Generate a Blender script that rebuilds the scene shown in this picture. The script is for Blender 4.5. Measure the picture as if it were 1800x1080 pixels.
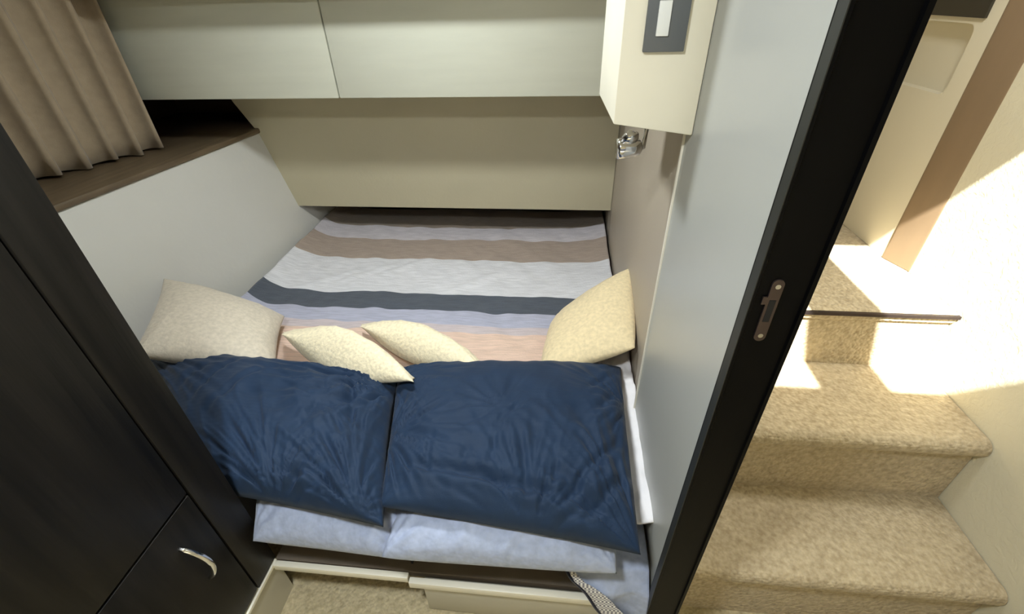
import bpy, bmesh, math, random
from mathutils import Vector, Matrix, noise
random.seed(4)
for o in list(bpy.data.objects): bpy.data.objects.remove(o, do_unlink=True)
C = bpy.context.scene.collection
F = 1.27            # eye height above the cabin floor; heights below are written relative to the eye

# ------------------------------------------------------------------ camera
FP, PITCH, ROLL, YAW = 797.2, .6062, -.0304, .1163
def cam_matrix():
    f = Vector((-math.sin(YAW)*math.cos(PITCH), math.cos(YAW)*math.cos(PITCH), -math.sin(PITCH)))
    rt = Vector((math.cos(YAW), math.sin(YAW), 0)); up = rt.cross(f)
    r2 = math.cos(ROLL)*rt + math.sin(ROLL)*up; u2 = -math.sin(ROLL)*rt + math.cos(ROLL)*up
    m = Matrix((r2, u2, -f)).transposed()
    return m
CM = cam_matrix()
cd = bpy.data.cameras.new('camera'); cam = bpy.data.objects.new('camera', cd); C.objects.link(cam)
cd.sensor_width = 36; cd.lens = 36*FP/1800; cd.clip_start = .02
m4 = CM.to_4x4(); m4.translation = Vector((0, 0, F)); cam.matrix_world = m4
bpy.context.scene.camera = cam
def at(px, py, ax, val):            # measured picture point -> place on the plane (axis = val), height relative to the eye
    v = CM @ Vector((px-900, 540-py, -FP)); return v*(val/v[ax])

# ------------------------------------------------------------------ view, world, sun, lamps
sc = bpy.context.scene
sc.view_settings.view_transform = 'Standard'; sc.view_settings.look = 'None'
sc.view_settings.gamma = 1; sc.view_settings.use_curve_mapping = False
sc.view_settings.exposure = 0.12
w = bpy.data.worlds.new('world'); sc.world = w; w.use_nodes = True
w.node_tree.nodes['Background'].inputs[0].default_value = (.93, .96, 1, 1)
w.node_tree.nodes['Background'].inputs[1].default_value = .22
SUN = Vector((.20, .59, -.785)).normalized()
sl = bpy.data.lights.new('sun', 'SUN'); sl.energy = 27; sl.angle = .012; sl.color = (1, 1, .96)
so = bpy.data.objects.new('sun', sl); C.objects.link(so); so.rotation_euler = SUN.to_track_quat('-Z', 'Y').to_euler(); so.location = (0, -3, 6)
def lamp(name, loc, size, power, col, rot=(0, 0, 0)):
    l = bpy.data.lights.new(name, 'AREA'); l.shape = 'DISK'; l.size = size; l.energy = power; l.color = col
    o = bpy.data.objects.new(name, l); C.objects.link(o); o.location = (loc[0], loc[1], loc[2]+F); o.rotation_euler = rot; return o
lamp('cabin_light', (-.45, 1.08, .415), .16, 12.5, (.92, .975, 1))
lamp('saloon_light', (-.35, .06, .415), .16, 13.5, (.92, .975, 1))
lamp('added_stair_light', (.60, .82, .415), .2, 5.5, (.97, .99, 1))  # added lamp, out of view, to light the treads from above

# ------------------------------------------------------------------ materials
def mat(name, col, rough=.6, var=.05, scale=6, bump=0, bscale=200, metal=0, spec=.5, stretch=(1, 1, 1), col2=None, detail=4, sheen=0, coat=0):
    m = bpy.data.materials.new(name); m.use_nodes = True; nt = m.node_tree; N = nt.nodes; L = nt.links
    b = N['Principled BSDF']; b.inputs['Roughness'].default_value = rough; b.inputs['Metallic'].default_value = metal
    b.inputs['Specular IOR Level'].default_value = spec; b.inputs['Sheen Weight'].default_value = sheen; b.inputs['Coat Weight'].default_value = coat
    tc = N.new('ShaderNodeTexCoord'); mp = N.new('ShaderNodeMapping'); mp.inputs['Scale'].default_value = stretch
    L.new(tc.outputs['Object'], mp.inputs[0])
    n = N.new('ShaderNodeTexNoise'); n.inputs['Scale'].default_value = scale; n.inputs['Detail'].default_value = detail
    L.new(mp.outputs[0], n.inputs['Vector'])
    r = N.new('ShaderNodeValToRGB'); r.color_ramp.elements[0].position = .3; r.color_ramp.elements[1].position = .7
    c2 = col2 or tuple(min(1, c*(1+var)) for c in col); c1 = tuple(c*(1-var) for c in col) if not col2 else col
    r.color_ramp.elements[0].color = (*c1, 1); r.color_ramp.elements[1].color = (*c2, 1)
    L.new(n.outputs['Fac'], r.inputs[0]); L.new(r.outputs[0], b.inputs['Base Color'])
    if bump:
        n2 = N.new('ShaderNodeTexNoise'); n2.inputs['Scale'].default_value = bscale; n2.inputs['Detail'].default_value = 2
        L.new(mp.outputs[0], n2.inputs['Vector'])
        bp = N.new('ShaderNodeBump'); bp.inputs['Strength'].default_value = bump; bp.inputs['Distance'].default_value = .004
        L.new(n2.outputs['Fac'], bp.inputs['Height']); L.new(bp.outputs[0], b.inputs['Normal'])
    return m
def s2l(*c): return tuple(((x/255)/12.92 if x/255 <= .04045 else ((x/255+.055)/1.055)**2.4) for x in c)
M = {}
M['vinyl'] = mat('cream_vinyl', s2l(188, 180, 152), .55, .03, 3, .15, 90)
M['hull'] = mat('hull_vinyl', s2l(210, 209, 202), .5, .03, 3, .12, 60)
M['cab'] = mat('cabinet_laminate', s2l(196, 197, 181), .45, .03, 4, .05, 60, stretch=(1, 1, 8))
M['box'] = mat('locker_laminate', s2l(242, 237, 217), .45, .03, 5)
M['panel'] = mat('grey_laminate', s2l(168, 169, 163), .32, .03, 2.5, .03, 20)
M['cream'] = mat('cream_gelcoat', s2l(222, 215, 192), .4, .03, 3)
M['plinth'] = mat('plinth_cream', s2l(190, 186, 170), .45, .03, 3)
M['edge'] = mat('white_edging', s2l(236, 232, 216), .4, .02, 3)
M['wood'] = mat('dark_wood', s2l(12, 11, 9), .46, 0, 7, .08, 30, stretch=(6, 6, .35), col2=s2l(34, 31, 27), detail=6, spec=.22)
M['jamb'] = mat('black_wood', s2l(3, 3, 4), .4, 0, 6, .03, 40, stretch=(6, 6, .5), col2=s2l(6, 6, 7), spec=.08)
M['ledge'] = mat('brown_ledge_wood', s2l(88, 74, 55), .45, 0, 8, .05, 40, stretch=(6, .6, 6), col2=s2l(108, 93, 72))
M['darkhull'] = mat('brown_hull_lining', s2l(62, 46, 30), .7, .1, 4)
M['kick'] = mat('brown_board', s2l(104, 94, 82), .7, .12, 6)
M['trimbrown'] = mat('brown_laminate', s2l(132, 112, 88), .4, .06, 6, stretch=(4, 4, .5))
M['chrome'] = mat('chrome', (.8, .8, .82), .12, .02, 5, metal=1)
M['slot'] = mat('dark_olive', s2l(52, 48, 38), .5)
M['taupe'] = mat('shaded_taupe_vinyl', s2l(176, 165, 148), .5, .03, 3, .15, 90)  # darker copy of the wall vinyl; shade by the locker put into the colour
M['bead'] = mat('grey_black_bead', s2l(34, 36, 33), .5, .05, 5)
M['blackgap'] = mat('black_gap', s2l(8, 8, 8), .8)
M['switch'] = mat('grey_switch_plastic', s2l(98, 102, 104), .45, .04, 5)
M['rocker'] = mat('white_plastic', s2l(238, 240, 236), .35, .02, 5)
M['bronze'] = mat('dark_bronze', s2l(78, 68, 66), .35, .15, 20, metal=.8)
M['sheet'] = mat('white_sheet', s2l(232, 230, 232), .9, .02, 10, .3, 60)
M['ceil'] = mat('ceiling_vinyl', s2l(205, 200, 182), .7, .02, 3)

def carpet(name, a, b):
    m = mat(name, a, .95, 0, 90, 0, spec=.1, col2=b, detail=3, sheen=.2)
    nt = m.node_tree; N = nt.nodes; L = nt.links; bs = N['Principled BSDF']
    tc = N['Texture Coordinate']
    v = N.new('ShaderNodeTexVoronoi'); v.inputs['Scale'].default_value = 115; L.new(tc.outputs['Object'], v.inputs['Vector'])
    big = N.new('ShaderNodeTexNoise'); big.inputs['Scale'].default_value = 7; big.inputs['Detail'].default_value = 3; L.new(tc.outputs['Object'], big.inputs['Vector'])
    ramp = N['Color Ramp']
    mx = N.new('ShaderNodeMix'); mx.data_type = 'RGBA'; mx.blend_type = 'MULTIPLY'; mx.inputs[0].default_value = 1
    r2 = N.new('ShaderNodeValToRGB'); r2.color_ramp.elements[0].color = (.90, .89, .87, 1); r2.color_ramp.elements[1].color = (1.04, 1.03, 1.0, 1)
    r2.color_ramp.elements[0].position = .35; r2.color_ramp.elements[1].position = .65
    L.new(big.outputs['Fac'], r2.inputs[0]); L.new(ramp.outputs[0], mx.inputs[6]); L.new(r2.outputs[0], mx.inputs[7])
    L.new(mx.outputs[2], bs.inputs['Base Color'])
    bp = N.new('ShaderNodeBump'); bp.inputs['Strength'].default_value = .8; bp.inputs['Distance'].default_value = .004; bp.invert = True
    L.new(v.outputs['Distance'], bp.inputs['Height']); L.new(bp.outputs[0], bs.inputs['Normal'])
    return m
M['carpet'] = carpet('beige_loop_carpet', s2l(170, 154, 126), s2l(202, 188, 160))
M['floorcarpet'] = carpet('floor_carpet', s2l(176, 164, 134), s2l(208, 196, 164))

def textured_wall():
    m = mat('blotched_white_lining', s2l(214, 208, 184), .8, .04, 5)
    N = m.node_tree.nodes; L = m.node_tree.links; tc = N['Texture Coordinate']
    n = N.new('ShaderNodeTexNoise'); n.inputs['Scale'].default_value = 60; n.inputs['Detail'].default_value = 4; n.inputs['Distortion'].default_value = 1.2
    L.new(tc.outputs['Object'], n.inputs['Vector'])
    bp = N.new('ShaderNodeBump'); bp.inputs['Strength'].default_value = .5; bp.inputs['Distance'].default_value = .003
    L.new(n.outputs['Fac'], bp.inputs['Height']); L.new(bp.outputs[0], N['Principled BSDF'].inputs['Normal']); return m
M['stairwall'] = textured_wall()

def fabric(name, col, var=.12, weave=900, bump=.25, ribs=0, rough=.85, sheen=.3, mottle=40):
    m = mat(name, col, rough, var, mottle, 0, spec=.15, detail=5, sheen=sheen)
    N = m.node_tree.nodes; L = m.node_tree.links; tc = N['Texture Coordinate']; bs = N['Principled BSDF']
    n = N.new('ShaderNodeTexNoise'); n.inputs['Scale'].default_value = weave; n.inputs['Detail'].default_value = 1
    L.new(tc.outputs['Object'], n.inputs['Vector'])
    bp = N.new('ShaderNodeBump'); bp.inputs['Strength'].default_value = bump; bp.inputs['Distance'].default_value = .002
    L.new(n.outputs['Fac'], bp.inputs['Height']); L.new(bp.outputs[0], bs.inputs['Normal'])
    if ribs:
        wv = N.new('ShaderNodeTexWave'); wv.bands_direction = 'Y'; wv.inputs['Scale'].default_value = ribs; wv.inputs['Distortion'].default_value = .6
        L.new(tc.outputs['Object'], wv.inputs['Vector'])
        b2 = N.new('ShaderNodeBump'); b2.inputs['Strength'].default_value = .07; b2.inputs['Distance'].default_value = .002
        L.new(wv.outputs['Fac'], b2.inputs['Height']); L.new(bp.outputs[0], b2.inputs['Normal']); L.new(b2.outputs[0], bs.inputs['Normal'])
    return m
M['navy'] = fabric('navy_cotton', s2l(33, 50, 73), .10, 500, .15, 26, .62, .06, 14)
M['blue'] = fabric('pale_blue_quilting', s2l(164, 174, 198), .11, 70, 1.2, 0, .85, .2, 55)
M['creamfab'] = fabric('cream_woven', s2l(206, 196, 178), .10, 130, .6, 0, .9, .2, 90)
M['tanfab'] = fabric('straw_woven', s2l(232, 220, 188), .14, 110, 1.0, 0, .9, .2, 110)
M['goldfab'] = fabric('golden_woven', s2l(226, 208, 168), .10, 110, .7, 0, .9, .2, 90)
M['curtain'] = fabric('curtain_cloth', s2l(168, 152, 128), .06, 300, .25, 0, .9, .3, 40)
M['piping'] = fabric('black_piping', s2l(26, 26, 38), .1, 300)

def stripes():
    m = fabric('striped_quilt_cotton', (.5, .5, .5), .05, 160, .5, 0, .9, .2, 60)
    N = m.node_tree.nodes; L = m.node_tree.links; tc = N['Texture Coordinate']; bs = N['Principled BSDF']
    at_ = N.new('ShaderNodeAttribute'); at_.attribute_name = 'bed_y'; at_.attribute_type = 'GEOMETRY'
    n = N.new('ShaderNodeTexNoise'); n.inputs['Scale'].default_value = 5; n.inputs['Detail'].default_value = 2; L.new(tc.outputs['Object'], n.inputs['Vector'])
    ma = N.new('ShaderNodeMath'); ma.operation = 'MULTIPLY_ADD'; ma.inputs[1].default_value = .012; L.new(n.outputs['Fac'], ma.inputs[0]); L.new(at_.outputs['Fac'], ma.inputs[2])
    r = N.new('ShaderNodeValToRGB'); cr = r.color_ramp; cr.interpolation = 'CONSTANT'
    y0, y1 = .8, 2.4
    mr = N.new('ShaderNodeMapRange'); mr.inputs['From Min'].default_value = y0; mr.inputs['From Max'].default_value = y1
    L.new(ma.outputs[0], mr.inputs[0]); L.new(mr.outputs[0], r.inputs[0])
    S = [(0, (222, 194, 176)), (1.262, (200, 188, 190)), (1.306, (176, 178, 196)), (1.392, (84, 90, 100)), (1.512, (222, 222, 226)), (1.79, (172, 156, 144)), (1.99, (206, 200, 204)), (2.12, (150, 136, 122))]
    while len(cr.elements) < len(S): cr.elements.new(.5)
    for e, (y, c) in zip(cr.elements, S):
        e.position = 0 if y == 0 else (y-y0)/(y1-y0); e.color = (*s2l(*c), 1)
    wv = N.new('ShaderNodeTexNoise'); wv.inputs['Scale'].default_value = 30; wv.inputs['Detail'].default_value = 4
    mp2 = N.new('ShaderNodeMapping'); mp2.inputs['Scale'].default_value = (.6, 6, 1); L.new(tc.outputs['Object'], mp2.inputs[0]); L.new(mp2.outputs[0], wv.inputs['Vector'])
    r3 = N.new('ShaderNodeValToRGB'); r3.color_ramp.elements[0].color = (.86, .86, .86, 1); r3.color_ramp.elements[1].color = (1.06, 1.06, 1.06, 1)
    r3.color_ramp.elements[0].position = .35; r3.color_ramp.elements[1].position = .65; L.new(wv.outputs['Fac'], r3.inputs[0])
    mx = N.new('ShaderNodeMix'); mx.data_type = 'RGBA'; mx.blend_type = 'MULTIPLY'; mx.inputs[0].default_value = 1
    L.new(r.outputs[0], mx.inputs[6]); L.new(r3.outputs[0], mx.inputs[7]); L.new(mx.outputs[2], bs.inputs['Base Color'])
    return m
M['stripes'] = stripes()

# ------------------------------------------------------------------ mesh helpers (heights relative to the eye)
ORG = {}
def mk(name, verts, faces, m, parent=None, smooth=False, origin=None, bevel=0, seg=2):
    vs = [Vector((v[0], v[1], v[2]+F)) for v in verts]
    if origin is None:
        lo = [min(v[i] for v in vs) for i in range(3)]; hi = [max(v[i] for v in vs) for i in range(3)]
        o = Vector(((lo[0]+hi[0])/2, (lo[1]+hi[1])/2, lo[2]))
    else: o = Vector(origin)
    me = bpy.data.meshes.new(name); bm = bmesh.new()
    bv = [bm.verts.new(v-o) for v in vs]
    for f in faces:
        try: bm.faces.new([bv[i] for i in f])
        except ValueError: pass
    bmesh.ops.recalc_face_normals(bm, faces=bm.faces)
    if bevel:
        es = [e for e in bm.edges if len(e.link_faces) == 2 and e.calc_face_angle(0) > .5]
        bmesh.ops.bevel(bm, geom=es, offset=bevel, segments=seg, affect='EDGES', profile=.5, clamp_overlap=True)
    if smooth or bevel:
        for f in bm.faces: f.smooth = True
    bm.to_mesh(me); bm.free()
    if bevel and not smooth:
        try: me.set_sharp_from_angle(angle=math.radians(40))
        except Exception: pass
    me.materials.append(m)
    ob = bpy.data.objects.new(name, me); C.objects.link(ob); ORG[ob] = o
    if parent: ob.parent = parent; ob.location = o - ORG[parent]
    else: ob.location = o
    return ob
def root(name, loc, label, cat, group=None):
    o = bpy.data.objects.new(name, None); C.objects.link(o); o.location = (loc[0], loc[1], loc[2]+F); ORG[o] = Vector(o.location)
    o.empty_display_size = .05; return tag(o, label, cat, group)
def tag(o, label, cat, group=None):
    o['label'] = label; o['category'] = cat
    if group: o['group'] = group
    return o
def struct(o, label=None, cat=None):
    o['kind'] = 'structure'
    if label: o['label'] = label
    if cat: o['category'] = cat
    return o
def box(name, lo, hi, m, parent=None, bevel=0, seg=2):
    x0, y0, z0 = lo; x1, y1, z1 = hi
    v = [(x0, y0, z0), (x1, y0, z0), (x1, y1, z0), (x0, y1, z0), (x0, y0, z1), (x1, y0, z1), (x1, y1, z1), (x0, y1, z1)]
    f = [(0, 3, 2, 1), (4, 5, 6, 7), (0, 1, 5, 4), (1, 2, 6, 5), (2, 3, 7, 6), (3, 0, 4, 7)]
    return mk(name, v, f, m, parent, bevel=bevel, seg=seg)
def slab(name, pts, d, m, parent=None, bevel=0):       # polygon pts (3D) given a thickness vector d
    n = len(pts); v = [tuple(p) for p in pts]+[tuple(Vector(p)+Vector(d)) for p in pts]
    f = [tuple(range(n)), tuple(range(2*n-1, n-1, -1))]+[(i, (i+1) % n, n+(i+1) % n, n+i) for i in range(n)]
    return mk(name, v, f, m, parent, bevel=bevel)
def vprism(name, plan, z0, z1, m, parent=None, bevel=0):
    return slab(name, [(x, y, z0) for x, y in plan], (0, 0, z1-z0), m, parent, bevel)
def xprism(name, prof, x0, x1, m, parent=None, bevel=0):
    return slab(name, [(x0, y, z) for y, z in prof], (x1-x0, 0, 0), m, parent, bevel)
def tube(name, pts, r, m, parent=None, n=10, closed=False):
    P = [Vector(p) for p in pts]; vs = []; fs = []
    up = Vector((0, 0, 1))
    for i, p in enumerate(P):
        d = (P[min(i+1, len(P)-1)]-P[max(i-1, 0)]).normalized()
        a = d.cross(up)
        if a.length < .05: a = d.cross(Vector((1, 0, 0)))
        a.normalize(); b = d.cross(a)
        rr = r[i] if isinstance(r, (list, tuple)) else r
        for k in range(n): t = 2*math.pi*k/n; vs.append(p+rr*(math.cos(t)*a+math.sin(t)*b))
    for i in range(len(P)-1):
        for k in range(n): fs.append((i*n+k, i*n+(k+1) % n, (i+1)*n+(k+1) % n, (i+1)*n+k))
    fs.append(tuple(range(n-1, -1, -1))); fs.append(tuple((len(P)-1)*n+k for k in range(n)))
    return mk(name, vs, fs, m, parent, smooth=True)
def grid_surf(name, fn, nu, nv, m, parent=None, thick=0):
    vs = [fn(i/nu, j/nv) for j in range(nv+1) for i in range(nu+1)]
    fs = [(j*(nu+1)+i, j*(nu+1)+i+1, (j+1)*(nu+1)+i+1, (j+1)*(nu+1)+i) for j in range(nv) for i in range(nu)]
    ob = mk(name, vs, fs, m, parent, smooth=True)
    if thick:
        md = ob.modifiers.new('t', 'SOLIDIFY'); md.thickness = thick; md.offset = -1
    return ob

# ------------------------------------------------------------------ the setting
YC_ = 1.72
YB = 2.036
struct(box('floor', (-2.3, -2.6, -1.33), (1.15, 2.6, -1.27), M['floorcarpet']))
struct(slab('wall_back', [(-1.297, YB, -.85), (-1.382, YB, -.50), (-1.454, YB, -.369), (-1.52, YB, -.20), (-1.52, YB, .45), (.24, YB, .45), (.24, YB, -.85)], (0, .03, 0), M['vinyl']))
struct(box('wall_foot', (-2.1, 2.40, -1.27), (.24, 2.44, .45), M['darkhull']))
# sloping hull lining beside the bed: plane through the ledge edge and the bed edge
HA, HB = Vector((-1.382, YB, -.502)), Vector((-1.479, 1.141, -.502))
def hull_x(y, z): return HA.x + (y-YB)*(HB.x-HA.x)/(HB.y-YB) - (z+.502)*.245
hp = [(hull_x(y, z), y, z) for y, z in ((2.38, -.502), (2.38, -1.25), (.45, -1.25), (.45, -.502))]
struct(slab('wall_left', hp, (-.03, 0, 0), M['hull']))
struct(box('wall_hull', (-2.1, -2.6, -1.27), (-2.04, 2.44, .45), M['darkhull']))
# partition between the berth and the stairs
struct(box('wall_right', (.24, .88, -1.27), (.275, 2.42, .45), M['taupe']))
NP = box('wall_door_side', (.225, .471, -1.27), (.285, .885, .45), M['panel']); struct(NP)
box('edge_strip', (.2215, .883, -1.05), (.2255, .889, .44), M['edge'], NP)
# stairwell
WX = lambda y: .957
struct(slab('wall_stairwell', [(WX(-1.1), -2.6, -1.27), (WX(1.236), 1.236, -1.27), (WX(1.236), 1.236, .45), (WX(-1.1), -2.6, .45)], (.03, 0, 0), M['stairwall']))
struct(box('wall_stair_end', (.24, 2.0, -1.27), (1.15, 2.04, .45), M['cream']))
# dark door jamb with a beaded edge
jp = [(.2195, .452), (.2195, .448), (.2225, .448), (.2240, .4505), (.2750, .4515), (.2765, .448), (.2815, .448), (.2815, .470), (.2195, .470)]
JAMB = struct(vprism('trim_1', jp, -1.27, .45, M['jamb']), 'near-black wooden door jamb standing between berth and stairs')
def strike():
    zc = -.307; pts = []; X = .2425; w = .0065; h = .036
    for k in range(17): t = math.pi*k/16; pts.append((X+w*math.cos(t), zc+h+w*math.sin(t)))
    for k in range(17): t = math.pi+math.pi*k/16; pts.append((X+w*math.cos(t), zc-h+w*math.sin(t)))
    p = slab('strike_plate', [(x, .4512, z) for x, z in pts], (0, -.0028, 0), M['bronze'], JAMB)
    p['label'] = 'dark bronze strike plate with latch slots'
    box('latch_slot', (X-.0035, .4479, zc-.014), (X+.0035, .4487, zc+.016), M['blackgap'], p)
    for dz in (-.034, .034):
        ring = [(X+.0030*math.cos(t), .4486, zc+dz+.0030*math.sin(t)) for t in [2*math.pi*k/14 for k in range(14)]]
        slab('screw', ring, (0, -.0012, 0), M['chrome'], p)
    box('lip', (X-.0115, .4480, zc+.010), (X-.006, .4500, zc+.020), M['bronze'], p)
strike()
box('edge_bead', (.2185, .4482, -1.27), (.2198, .4655, .45), M['bead'], JAMB)
# ceiling, with the companionway opening over the stairs
ZC = .45
def back(p, z): # follow the sun from a lit point up to a height
    t = (z-p[2])/SUN.z; return (p[0]+SUN.x*t, p[1]+SUN.y*t)
near_y = back((0, .858, -.83), ZC)[1]; far_y = back((0, 1.098, -.353), ZC)[1]
xs = lambda x, y=0: x + SUN.x*((ZC+.80)/SUN.z)
xl = xs(.50); xr = .97
b0, b1 = xs(.655), xs(.815)
def ceil_part(name, x0, y0, x1, y1): return struct(box(name, (x0, y0, ZC), (x1, y1, ZC+.04), M['ceil']))
ceil_part('ceiling', -2.3, -2.6, xl, 2.6)
ceil_part('ceiling_fore', xl, far_y, 1.15, 2.6)
ceil_part('ceiling_aft', xl, -2.6, 1.15, near_y)
ceil_part('ceiling_side', xr, near_y, 1.15, far_y)
struct(box('shade_strip', (b0, near_y-.01, ZC), (b1, far_y+.01, ZC+.04), M['ceil']))  # unseen strip added across the opening to cast the middle shadow on the steps
struct(box('shade_soffit', (-2.0, 1.585, .026), (.238, YC_-.004, .45), M['ceil']))  # unseen soffit added and shaped to shade the tops of the overhead cabinets

# ------------------------------------------------------------------ ceiling lamps (the lights above sit in them; the stair one is added)
for (lx, ly, r, lab) in ((-.45, 1.08, .09, 'round ceiling lamp over the berth'), (-.35, .06, .10, 'round ceiling lamp above the doorway'), (.60, .82, .11, 'added out-of-view round lamp brightening the stairs')):
    t = root('ceiling_lamp', (lx, ly, .45), lab, 'lamp')
    vs = []; fs = []; n = 32
    for k in range(n):
        a = 2*math.pi*k/n
        for rr, z in ((r+.02, .4495), (r+.02, .435), (r+.004, .43), (r+.004, .4495)): vs.append((lx+rr*math.cos(a), ly+rr*math.sin(a), z))
    for k in range(n):
        for j in range(4): fs.append((k*4+j, ((k+1) % n)*4+j, ((k+1) % n)*4+(j+1) % 4, k*4+(j+1) % 4))
    mk('rim', vs, fs, M['chrome'], t)

# ------------------------------------------------------------------ overhead cabinets
YC = 1.72; ZB = at(1050, 167, 1, YC).z; 
jx = at(597, 175, 1, YC).x
for (x0, x1, lab) in ((-1.88, jx-.002, 'cream overhead cabinet beside the curtain, left of the seam'), (jx+.002, .236, 'cream overhead cabinet right of the seam, beside the switch locker')):
    t = root('overhead_cabinet', ((x0+x1)/2, YC+.15, ZB), lab, 'cabinet', 'overhead cabinets above the foot of the bed')
    box('body', (x0, YC+.018, ZB), (x1, YB-.002, .44), M['cab'], t)
    box('door', (x0, YC, ZB-.004), (x1, YC+.016, .42), M['cab'], t, bevel=.003)

# ------------------------------------------------------------------ ledge and curtain
lg = [(hull_x(2.38, -.5)+.012, 2.38), (hull_x(2.0, -.5)+.012, 2.02), (hull_x(.45, -.5)+.012, .45), (-2.03, .45), (-2.03, 2.38)]
tag(vprism('window_ledge', lg, -.500, -.478, M['ledge'], bevel=.006), 'dark brown wooden ledge running below the curtain along the hull', 'ledge')
def curtain():
    a = Vector((-1.585, 1.70)); b = Vector((-1.83, .98)); L = (b-a).length; d = (b-a)/L; nrm = Vector((-d.y, d.x))
    if nrm.x < 0: nrm = -nrm
    def fn(u, v):
        s = u*L; z = -.470 + v*(.43+.470)
        ph = 2*math.pi*s/.088 + .5*math.sin(s*9) + .25*math.sin(v*2.2+s*6)
        fr = (ph/(2*math.pi)) % 1; saw = math.cos(math.pi*fr/.8) if fr < .8 else -math.cos(math.pi*(fr-.8)/.2)
        amp = (.027+.006*math.sin(s*17+1))*(1-.2*v)
        off = amp*saw
        p = a + d*(s + .010*math.cos(ph)) + nrm*off
        return (p.x, p.y, z+.004*math.sin(ph*.5+1))
    return grid_surf('curtain', fn, 260, 14, M['curtain'], thick=.003)
tag(curtain(), 'pleated taupe curtain hanging over the dark ledge', 'curtain')

# ------------------------------------------------------------------ dark wardrobe on the left
XW = -.658; YW = .501
t = root('wardrobe', (-.95, .1, -1.12), 'dark-stained wooden wardrobe with a door above a drawer', 'wardrobe')
box('body', (-1.25, -.55, -1.118), (XW-.012, YW, .44), M['wood'], t)
box('stile', (XW-.012, .4285, -1.118), (XW, YW, .44), M['wood'], t, bevel=.002)
box('door', (XW-.0115, -.30, -.738), (XW, .4245, .43), M['wood'], t, bevel=.002)
dr = box('drawer', (XW-.0115, -.30, -1.112), (XW, .4245, -.743), M['wood'], t, bevel=.002)
def handle():
    p0 = at(336, 968, 0, XW+.022); p1 = at(388, 1018, 0, XW+.022); p0.x = p1.x = XW
    pts = []; n = 20
    for k in range(n+1):
        s = k/n; p = p0.lerp(p1, s); p.x = XW-.002 + .026*math.sin(math.pi*s)**.6; p.y += .006*math.sin(math.pi*s)
        pts.append(p)
    h = tube('handle', pts, [.0042+.0015*math.sin(math.pi*k/n) for k in range(n+1)], M['chrome'], dr); h['label'] = 'curved chrome bow handle'
handle()
bb = struct(box('baseboard_left', (-.72, -.3, -1.27), (XW-.002, .50, -1.1205), M['plinth']))
box('cap', (XW-.012, -.3, -1.127), (XW+.004, .496, -1.1195), M['edge'], bb)

# ------------------------------------------------------------------ locker with switch, reading lamp
b1p = at(1078, 219, 1, .84); b2p = at(1214, 239, 1, .84); bk = at(1050, 167, 2, b1p.z)
lk = [(b1p.x, .84, b1p.z), (.2245, .84, b2p.z), (.2245, .84, .44), (b1p.x, .84, .44)]
vs = lk+[(bk.x+.004, bk.y, b1p.z), (.2395, bk.y, b2p.z), (.2395, bk.y, .44), (bk.x+.004, bk.y, .44)]
t = root('wall_locker', (.16, .98, b1p.z), 'cream corner locker on the right wall carrying the grey switch', 'locker')
mk('body', vs, [(0, 1, 2, 3), (4, 7, 6, 5), (0, 4, 5, 1), (1, 5, 6, 2), (2, 6, 7, 3), (3, 7, 4, 0)], M['box'], t, bevel=.003)
sa = at(1129, 92, 1, .835); sb = at(1201, 92, 1, .835)
t = root('light_switch', ((sa.x+sb.x)/2, .838, sa.z), 'grey rectangular light switch with a white rocker on the cream locker', 'switch')
box('plate', (sa.x, .832, sa.z), (sb.x, .8395, sa.z+.108), M['switch'], t, bevel=.0015)
ra = at(1152, 64, 1, .83); rb = at(1174, 64, 1, .83)
box('rocker', (ra.x, .8285, ra.z), (rb.x, .8325, ra.z+.046), M['rocker'], t, bevel=.001)
t = root('reading_lamp', (.15, .985, -.205), 'small chrome reading lamp fixed under the cream locker', 'lamp')
q0 = at(1133, 243, 1, .97); q0.z = -.2155
tube('mount', [(q0.x, .975, -.199), (q0.x, .975, -.2045), (q0.x, .975, -.208)], [.020, .020, .014], M['chrome'], t, 20)
e0 = at(1128, 258, 1, .97); e1 = at(1084, 262, 1, .965)
tube('arm', [(q0.x, .975, -.207), (q0.x+.003, .974, -.222), (e0.x+.003, .971, e0.z-.002), (e0.x-.004, .97, e0.z-.004)], .005, M['chrome'], t)
hd = tube('lamp_head', [e0, e0.lerp(e1, .1), e0.lerp(e1, .35), e0.lerp(e1, .9), e1], [.008, .016, .019, .021, .019], M['chrome'], t, 20)
k1 = at(1112, 240, 1, .96)
tube('lamp_hood', [(k1.x+.010, .96, k1.z), (k1.x-.005, .958, k1.z+.001), (k1.x-.020, .955, k1.z-.006)], [.008, .014, .006], M['chrome'], t, 14)

# ------------------------------------------------------------------ bed
t = root('bed', (-.35, 1.2, -1.27), 'built-in double berth with brown base board and cream front', 'bed')
XR = .238
vprism('mattress', [(-1.36, .53), (XR-.004, .53), (XR-.004, 2.36), (hull_x(2.36, -1.115)+.03, 2.36)], -1.115, -1.03, M['kick'], t, bevel=.012)
box('platform', (-.655, .4955, -1.14), (XR-.014, 2.36, -1.118), M['kick'], t)
box('front_trim', (-.657, .480, -1.142), (-.322, .494, -1.12), M['edge'], t, bevel=.002)
box('front_trim', (-.318, .471, -1.146), (.222, .486, -1.122), M['edge'], t, bevel=.002)
box('recess_board', (-.657, .556, -1.268), (-.29, .57, -1.142), M['kick'], t)
box('drawer_front', (-.288, .478, -1.268), (.222, .60, -1.146), M['plinth'], t, bevel=.002)
box('seam_post', (-.3215, .5125, -1.118), (-.3165, .5285, -1.04), M['blackgap'], t)

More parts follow.
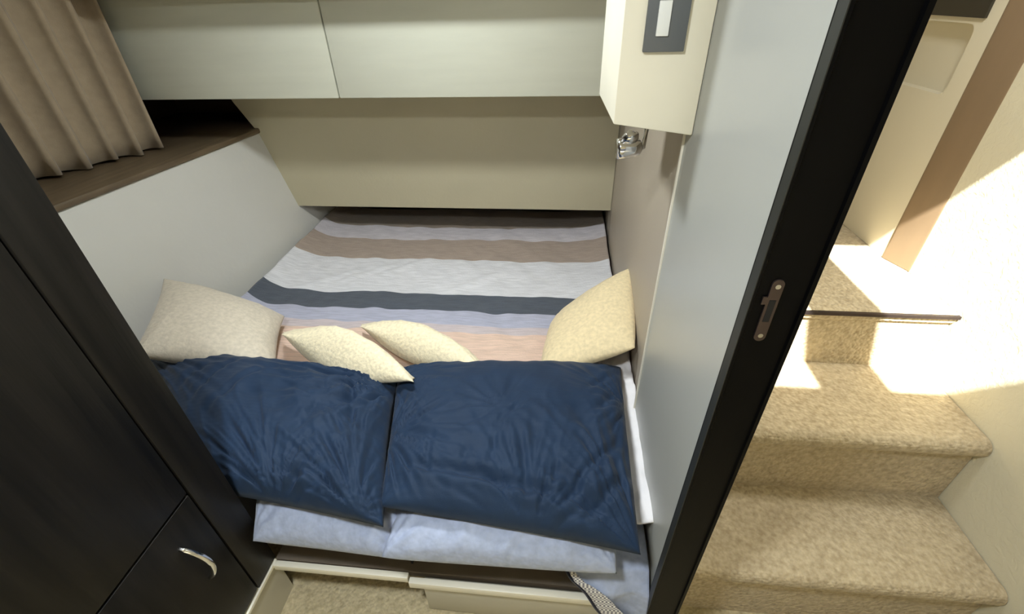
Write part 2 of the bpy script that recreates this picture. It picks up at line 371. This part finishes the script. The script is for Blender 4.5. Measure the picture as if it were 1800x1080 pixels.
def fold(x, y, s=1): return noise.noise(Vector((x*s, y*s, 3.1)))
def quilt_fn(u, v):
    y = .80+v*1.55; xl_ = max(-1.245, hull_x(y, -.96)+.012); x = xl_ + u*(XR-.008-xl_)
    z = -1.0
    edge = max(0, 1-(x-xl_)/.16); z += .035*edge**2
    edge2 = max(0, 1-(XR-x)/.22); z += .03*edge2**2
    z -= .012*math.sin(math.pi*(v))**2
    z += .008*fold(x*2.2, y*5) + .006*fold(x*6+y*5, y*2, 1.7) + .0025*fold(x*20, y*22)
    # soft diagonal rucks in the pale stripe
    for (cx, cy) in ((-.95, 1.62), (-.82, 1.66), (-.70, 1.70), (-.35, 1.60)):
        dd = (x-cx)*.62-(y-cy)*.78; ll = (x-cx)*.78+(y-cy)*.62
        z += .006*math.exp(-(dd/.018)**2)*math.exp(-(ll/.16)**2)
    return (x, y, z)
q = grid_surf('quilt', quilt_fn, 200, 200, M['stripes'], thick=.012)
at_ = q.data.attributes.new('bed_y', 'FLOAT', 'POINT'); oy = ORG[q].y
for i, v in enumerate(q.data.vertices):
    x = v.co.x+ORG[q].x; y = v.co.y+oy
    s = .016*fold(x*3, y*1.5)+.010*fold(x*11, y*3)
    s -= .03*max(0, 1-(x+1.245)/.12)**2
    at_.data[i].value = y+s
tag(q, 'striped quilt in grey, brown, white and pink bands on the berth', 'quilt')

# white sheet bunched along the wall beside the navy pillow
def sheet_fn(u, v):
    y = .56+v*.60; x = .135+u*.098
    return (x+.004*fold(y*20, 1), y, -.965+.03*u+.010*fold(x*30, y*14)+.006*fold(x*60, y*40))
tag(grid_surf('bed_sheet', sheet_fn, 16, 70, M['sheet'], thick=.006), 'white sheet rucked between the large navy pillow and the grey wall', 'sheet')

# pale blue mattress cover falling over the near right corner
def cover_pt(u, v):
    # v: 0 on the bed .. 1 hanging; path over the front edge
    segs = [(.86, -1.012), (.56, -1.010), (.495, -1.020), (.462, -1.055), (.452, -1.12), (.448, -1.26)]
    s = v*(len(segs)-1); i = min(int(s), len(segs)-2); f = s-i
    y = segs[i][0]*(1-f)+segs[i+1][0]*f; z = segs[i][1]*(1-f)+segs[i+1][1]*f
    if v < .5: xl_ = -.02+.08*v/.5
    else: xl_ = .06+(v-.5)/.5*.118
    x = xl_+u*(.2185-xl_)
    if v > .3: y += .006*math.sin(x*60+v*5)*min(1, (v-.3)*3)
    z += .006*fold(x*16, y*12)*(1 if v < .5 else .2)
    return Vector((x, y, z))
t = root('mattress_cover', (.12, .6, -1.03), 'pale blue quilted cover with black piping falling over the berth corner', 'bed cover')
cov = grid_surf('cloth', lambda u, v: cover_pt(u, v), 40, 60, M['blue'], t, thick=.008)
pp = [cover_pt(0, k/40) + Vector((-.002, -.003, .0)) for k in range(8, 41)]
tube('piping', pp, .0052, M['piping'], t)
def band_mat():
    m = fabric('checked_band', (.6, .6, .6), .05, 300); N = m.node_tree.nodes; L = m.node_tree.links
    ck = N.new('ShaderNodeTexChecker'); ck.inputs['Scale'].default_value = 240; ck.inputs[1].default_value = (*s2l(214, 212, 206), 1); ck.inputs[2].default_value = (*s2l(120, 118, 124), 1)
    L.new(N['Texture Coordinate'].outputs['Object'], ck.inputs['Vector']); L.new(ck.outputs[0], N['Principled BSDF'].inputs['Base Color']); return m
M['band'] = band_mat()
def band_fn(u, v):
    vv = .30+v*.70; p = cover_pt(0, vv)+Vector((.003+.052*u*min(1, (vv-.3)*2.2), -.013, .009)); 
    return p
grid_surf('checked_border', band_fn, 4, 50, M['band'], t, thick=.001)

# ------------------------------------------------------------------ pillows
def pillow(name, quad, tu, td, m, label, cat, group=None, nu=90, nv=66, pin=.05, wr=.004, creases=(), seed=0, p=2.4, q=.5, crumple=1.0, flange=0, edgefold=.5, foci=(), pu=None, qu=None):
    pu = pu or p; qu = qu or q
    """quad = far-left, far-right, near-right, near-left corners in 3D"""
    A, B, D, E = [Vector(c) for c in quad]
    n0 = (B-A).cross(E-A).normalized()
    if n0.z < 0: n0 = -n0
    lu = ((B-A).length+(D-E).length)/2; lv = ((A-E).length+(B-D).length)/2
    def pos(u, v, side):
        uu = u*(1-pin*(1-v*v)*abs(u)**3); vv = v*(1-pin*(1-u*u)*abs(v)**3)
        a = (uu+1)/2; b = (vv+1)/2          # b: 0 near, 1 far
        c = E.lerp(D, a).lerp(A.lerp(B, a), b)
        h = (max(0, 1-abs(u)**pu)**qu)*(max(0, 1-abs(v)**p)**q)
        hh = h*(tu if side > 0 else -td)
        x = u*lu/2; y = v*lv/2; env = min(1, h*1.6)
        w_ = 0
        if side > 0:
            sv = Vector((x*7, y*7, seed*3.7))
            w_ += wr*1.2*noise.noise(sv)*crumple
            r1 = 1-abs(noise.noise(Vector((x*9+seed, y*5, 1.3))))*2.2; w_ += wr*.9*r1*abs(r1)*crumple
            # folds running out to the corners and seams
            for cu in (-1, 1):
                for cv_ in (-1, 1):
                    dx = (u-cu)*lu/2; dy = (v-cv_)*lv/2; r = math.hypot(dx, dy); th = math.atan2(dy, dx)
                    w_ += wr*edgefold*1.5*math.sin(th*15+seed+2*noise.noise(Vector((x*6, y*6, seed))))*math.exp(-(r/.10)**2)
            w_ += wr*edgefold*math.sin(x*130+3*noise.noise(Vector((x*9, seed, 0))))*max(0, (abs(v)-.72)/.28)
            w_ += wr*edgefold*math.sin(y*120+3*noise.noise(Vector((y*9, seed, 5))))*max(0, (abs(u)-.72)/.28)
            for (fu, fv, fa, fr0, fk) in foci:
                dx = x-fu*lu/2; dy = y-fv*lv/2; r = math.hypot(dx, dy)+1e-6; cx = dx/r; cy = dy/r
                nn = noise.noise(Vector((cx*fk+seed*2.3, cy*fk, r*5))) + .5*noise.noise(Vector((cx*fk*2.3, cy*fk*2.3+seed, r*9)))
                w_ += 1.35*fa*(1-abs(nn)*3.2)*min(1, r/(.25*fr0))*math.exp(-(r/fr0)**2)
            for (u0, v0, u1, v1, wd, dp) in creases:
                ax, ay, bx, by = u0*lu/2, v0*lv/2, u1*lu/2, v1*lv/2
                ex, ey = bx-ax, by-ay; L2 = ex*ex+ey*ey; s = ((x-ax)*ex+(y-ay)*ey)/L2; sc_ = max(0, min(1, s))
                wob = .006*noise.noise(Vector((s*3, seed, wd*100)))
                L1 = math.sqrt(L2); sd = ((x-ax)*ey-(y-ay)*ex)/L1+wob
                over = max(0, -s, s-1)*L1
                fall = math.exp(-(over/.02)**2)*(.35+.65*math.sin(math.pi*min(1, max(0, sc_))))
                w_ -= dp*fall*(math.exp(-(sd/wd)**2) - .55*math.exp(-((sd-1.9*wd)/wd)**2)-.35*math.exp(-((sd+1.9*wd)/wd)**2))
        return c + n0*(hh + w_*env)
    vs = []; fs = []; idx = {}
    for side in (1, -1):
        for j in range(nv+1):
            for i in range(nu+1):
                bd = i in (0, nu) or j in (0, nv)
                key = (i, j) if bd else (i, j, side)
                if key in idx: continue
                u = -math.cos(math.pi*i/nu); v = -math.cos(math.pi*j/nv)
                u = .45*u+.55*(2*i/nu-1); v = .45*v+.55*(2*j/nv-1)
                idx[key] = len(vs); vs.append(pos(u, v, side))
    def K(i, j, s): return idx[(i, j)] if (i, j) in idx else idx[(i, j, s)]
    for side in (1, -1):
        for j in range(nv):
            for i in range(nu): fs.append((K(i, j, side), K(i+1, j, side), K(i+1, j+1, side), K(i, j+1, side)))
    ob = mk(name, vs, fs, m, smooth=True)
    return tag(ob, label, cat, group)

# pale blue pillows underneath
pillow('pillow', [(-.80, .80, -.965), (-.34, .74, -.965), (-.300, .445, -.955), (-.640, .462, -.972)], .066, .06, M['blue'], 'pale blue quilted pillow under the left navy pillow', 'pillow', 'pale blue pillows', pin=.03, wr=.009, seed=1, q=.42, edgefold=.3)
pillow('pillow', [(-.35, .74, -.96), (.18, .76, -.96), (.140, .455, -.955), (-.335, .438, -.940)], .070, .06, M['blue'], 'pale blue quilted pillow under the large right navy pillow', 'pillow', 'pale blue pillows', pin=.03, wr=.009, seed=2, q=.40, edgefold=.3)
# navy pillows
crL = [(-.6, -.1, -.1, .75, .010, .008), (-.45, -.25, .15, .6, .010, .007), (-.7, .1, -.35, .6, .012, .006), (.25, -.85, .05, .0, .010, .009), (.45, -.85, .35, .05, .009, .008),
       (.62, -.85, .55, .2, .009, .009), (.78, -.8, .72, .55, .010, .010), (.80, -.2, .95, .75, .010, .009), (.05, -.8, -.15, -.3, .009, .006), (.68, .0, .80, .9, .010, .008), (-.2, -.8, -.35, -.35, .009, .005)]
pillow('pillow', [(-1.31, .985, -.93), (-.43, .895, -.895), (-.325, .462, -.868), (-.80, .525, -.892)], .105, .010, M['navy'], 'wrinkled navy pillow on the left, beside the dark wardrobe', 'pillow', 'navy pillows', pin=.025, wr=.006, nu=130, nv=100, foci=[(.98, .6, .012, .24, 4.5), (.8, -1, .010, .22, 5), (.0, -1.05, .009, .24, 5), (-1.0, .9, .006, .3, 4), (.5, .1, .004, .15, 3)], creases=[(a,b,c,d,e*.8,f*.8) for a,b,c,d,e,f in crL[:3]+crL[6:]], seed=5, q=.45)
crR = [(-.12, -.62, -.06, -.2, .008, .007), (-.06, -.2, .16, .08, .008, .006), (.36, -.75, .38, -.35, .008, .006), (.52, -.8, .60, -.5, .008, .004), (-.62, -.75, -.6, -.4, .008, .005), (-.36, -.75, -.3, -.5, .010, .004),
       (.45, -.80, .92, -.15, .012, .011), (.58, -.95, .97, -.45, .012, .009), (.70, .05, .95, .45, .012, .008), (.66, .35, .93, .75, .010, .007),
       (-.8, -.68, .5, -.83, .014, .016), (-.95, .1, -.6, .35, .010, .007), (-.97, -.2, -.65, -.02, .010, .007), (-.95, .45, -.7, .8, .010, .006), (-.9, -.5, -.65, -.35, .008, .006)]
pillow('pillow', [(-.455, .955, -.905), (.200, 1.030, -.925), (.180, .465, -.895), (-.345, .502, -.865)], .095, .010, M['navy'], 'large smooth navy pillow on the right, beside the grey wall', 'pillow', 'navy pillows', pin=.015, wr=.0035, nu=130, nv=100, foci=[(-1.02, -.3, .010, .16, 5), (-1.02, .6, .006, .14, 5), (1.02, -1.02, .012, .26, 4.5), (1.0, .3, .007, .14, 4), (.2, -1.1, .006, .22, 6), (-.05, -.05, .003, .12, 3)], creases=[(a,b,c,d,e*.8,f*.9) for a,b,c,d,e,f in crR[:11]], seed=8, q=.42)
# cushions
def tri(px, py, z): return at(px, py, 2, z)
pillow('cushion', [tri(288, 490, -.80), tri(500, 556, -.945), tri(486, 668, -.925), tri(232, 626, -.80)], .07, .055, M['creamfab'], 'large cream square cushion leaning on the hull by the wardrobe', 'cushion', 'woven cushions', pin=.06, wr=.003, seed=11, edgefold=.3)
def lens(px0, py0, px1, py1, z0, z1, k, k2, name, label, seed, th, m):
    th *= 1.38
    a = tri(px0, py0, z0); b = tri(px1, py1, z1)
    va = a*k; vb = b*k2
    va.y += .015; vb.y += .015
    pillow(name, [va, vb, b, a], th*.55, th*.5, m, label, 'cushion', 'woven cushions', pin=.02, wr=.0035, seed=seed, q=.55, p=2.2, nu=90, nv=50, pu=1.7, qu=.95)
lens(494, 588, 728, 672, -.850, -.800, 1.10, 1.04, 'cushion', 'straw-coloured cushion lying across the edge of the left navy pillow', 13, .095, M['tanfab'])
lens(632, 574, 856, 652, -.870, -.850, 1.09, 1.06, 'cushion', 'straw-coloured cushion behind the top edge of the large navy pillow, nearer the centre', 14, .085, M['tanfab'])
pillow('cushion', [tri(1110, 470, -.775), tri(1116, 612, -.83), tri(948, 662, -.935), tri(975, 560, -.965)], .055, .05, M['goldfab'], 'golden cushion propped up against the right wall', 'cushion', 'woven cushions', pin=-.03, wr=.003, seed=17, edgefold=.3)

# ------------------------------------------------------------------ stairs
t = root('carpeted_stairs', (.62, .9, -1.27), 'flight of beige carpeted steps climbing beside the berth', 'stairs')
def noseprof(y0, y1, z, th=.048, r=.022):
    pts = [(y1, z-th), (y1, z)]
    for k in range(7): a = math.pi/2*k/6; pts.append((y0+r-r*math.sin(a), z-r+r*math.cos(a)))
    for k in range(7): a = math.pi/2*k/6; pts.append((y0+r-r*math.cos(a), z-th+r-r*math.sin(a)))
    return pts
XS0 = .292
steps = [(.520, .754, -1.05, -1.27), (.728, .984, -.83, -1.05), (.972, 1.99, -.655, -.83)]
for i, (y0, y1, z, zb) in enumerate(steps):
    x1 = WX(y0)-.002
    th = .048 if i < 2 else .03
    tr = xprism('tread', noseprof(y0, y1, z, th, .022 if i < 2 else .010), XS0, x1, M['carpet'], t)
    for f in tr.data.polygons: f.use_smooth = False
    rs = box('riser', (XS0, y0+(.022 if i < 2 else .011), zb), (x1, y0+.05, z-th), M['carpet'], t)
box('nosing_strip', (XS0, .964, -.664), (.955, .9725, -.656), M['bronze'], t)['label'] = 'thin dark metal nosing strip'

# cream side panel with pocket beside the upper step
t = root('side_console', (.96, 1.6, -.655), 'cream side console with a recessed pocket and brown corner post by the top step', 'cabinet')
XP = .933
def px_(px, py): v = at(px, py, 0, XP); return v
a0 = px_(1655, 165); a1 = px_(1725, 25)
yn = px_(1690, 95).y
# frame around a rounded pocket, built as one plate with a hole
y_near = 1.255; y_far = 1.98; z0 = -.654; z1 = .44
hy0 = px_(1700, 80).y; hz0 = px_(1650, 166).z; hy1 = 1.62; hz1 = px_(1640, 36).z
def pocket_ring(r=.022, n=6):
    R = []
    for (cy, cz, a_) in ((hy0+r, hz0+r, math.pi), (hy1-r, hz0+r, 1.5*math.pi), (hy1-r, hz1-r, 0), (hy0+r, hz1-r, .5*math.pi)):
        for k in range(n+1): a = a_+math.pi/2*k/n; R.append((cy+r*math.cos(a), cz+r*math.sin(a)))
    return R
R = pocket_ring(); n = len(R)
outer = []
per = [(y_near, z0), (y_far, z0), (y_far, z1), (y_near, z1)]
qn = n//4
for c in range(4):
    for k in range(qn): outer.append(per[c])
vs = [(XP, y, z) for y, z in R]+[(XP, y, z) for y, z in outer]+[(XP+.028, y, z) for y, z in R]
fs = []
for k in range(n):
    k2 = (k+1) % n
    if outer[k] == outer[k2]: fs.append((k, k2, n+k))
    else: fs.append((k, k2, n+k2, n+k))
    fs.append((k, 2*n+k, 2*n+k2, k2))
fs.append(tuple(range(2*n, 3*n)))
mk('panel', vs, fs, M['cream'], t)
box('backing', (XP+.029, y_near+.002, z0), (XP+.06, y_far, z1), M['cream'], t)
vprism('corner_post', [(XP-.002, 1.257), (XP-.002, 1.249), (.9545, 1.178), (.9565, 1.172), (.985, 1.172), (.985, 1.257)], z0, z1, M['trimbrown'], t, bevel=.002)
box('upper_slot', (XP-.006, hy0-.02, hz1+.012), (XP+.002, hy1, hz1+.055), M['slot'], t)['label'] = 'dark slot above the pocket'
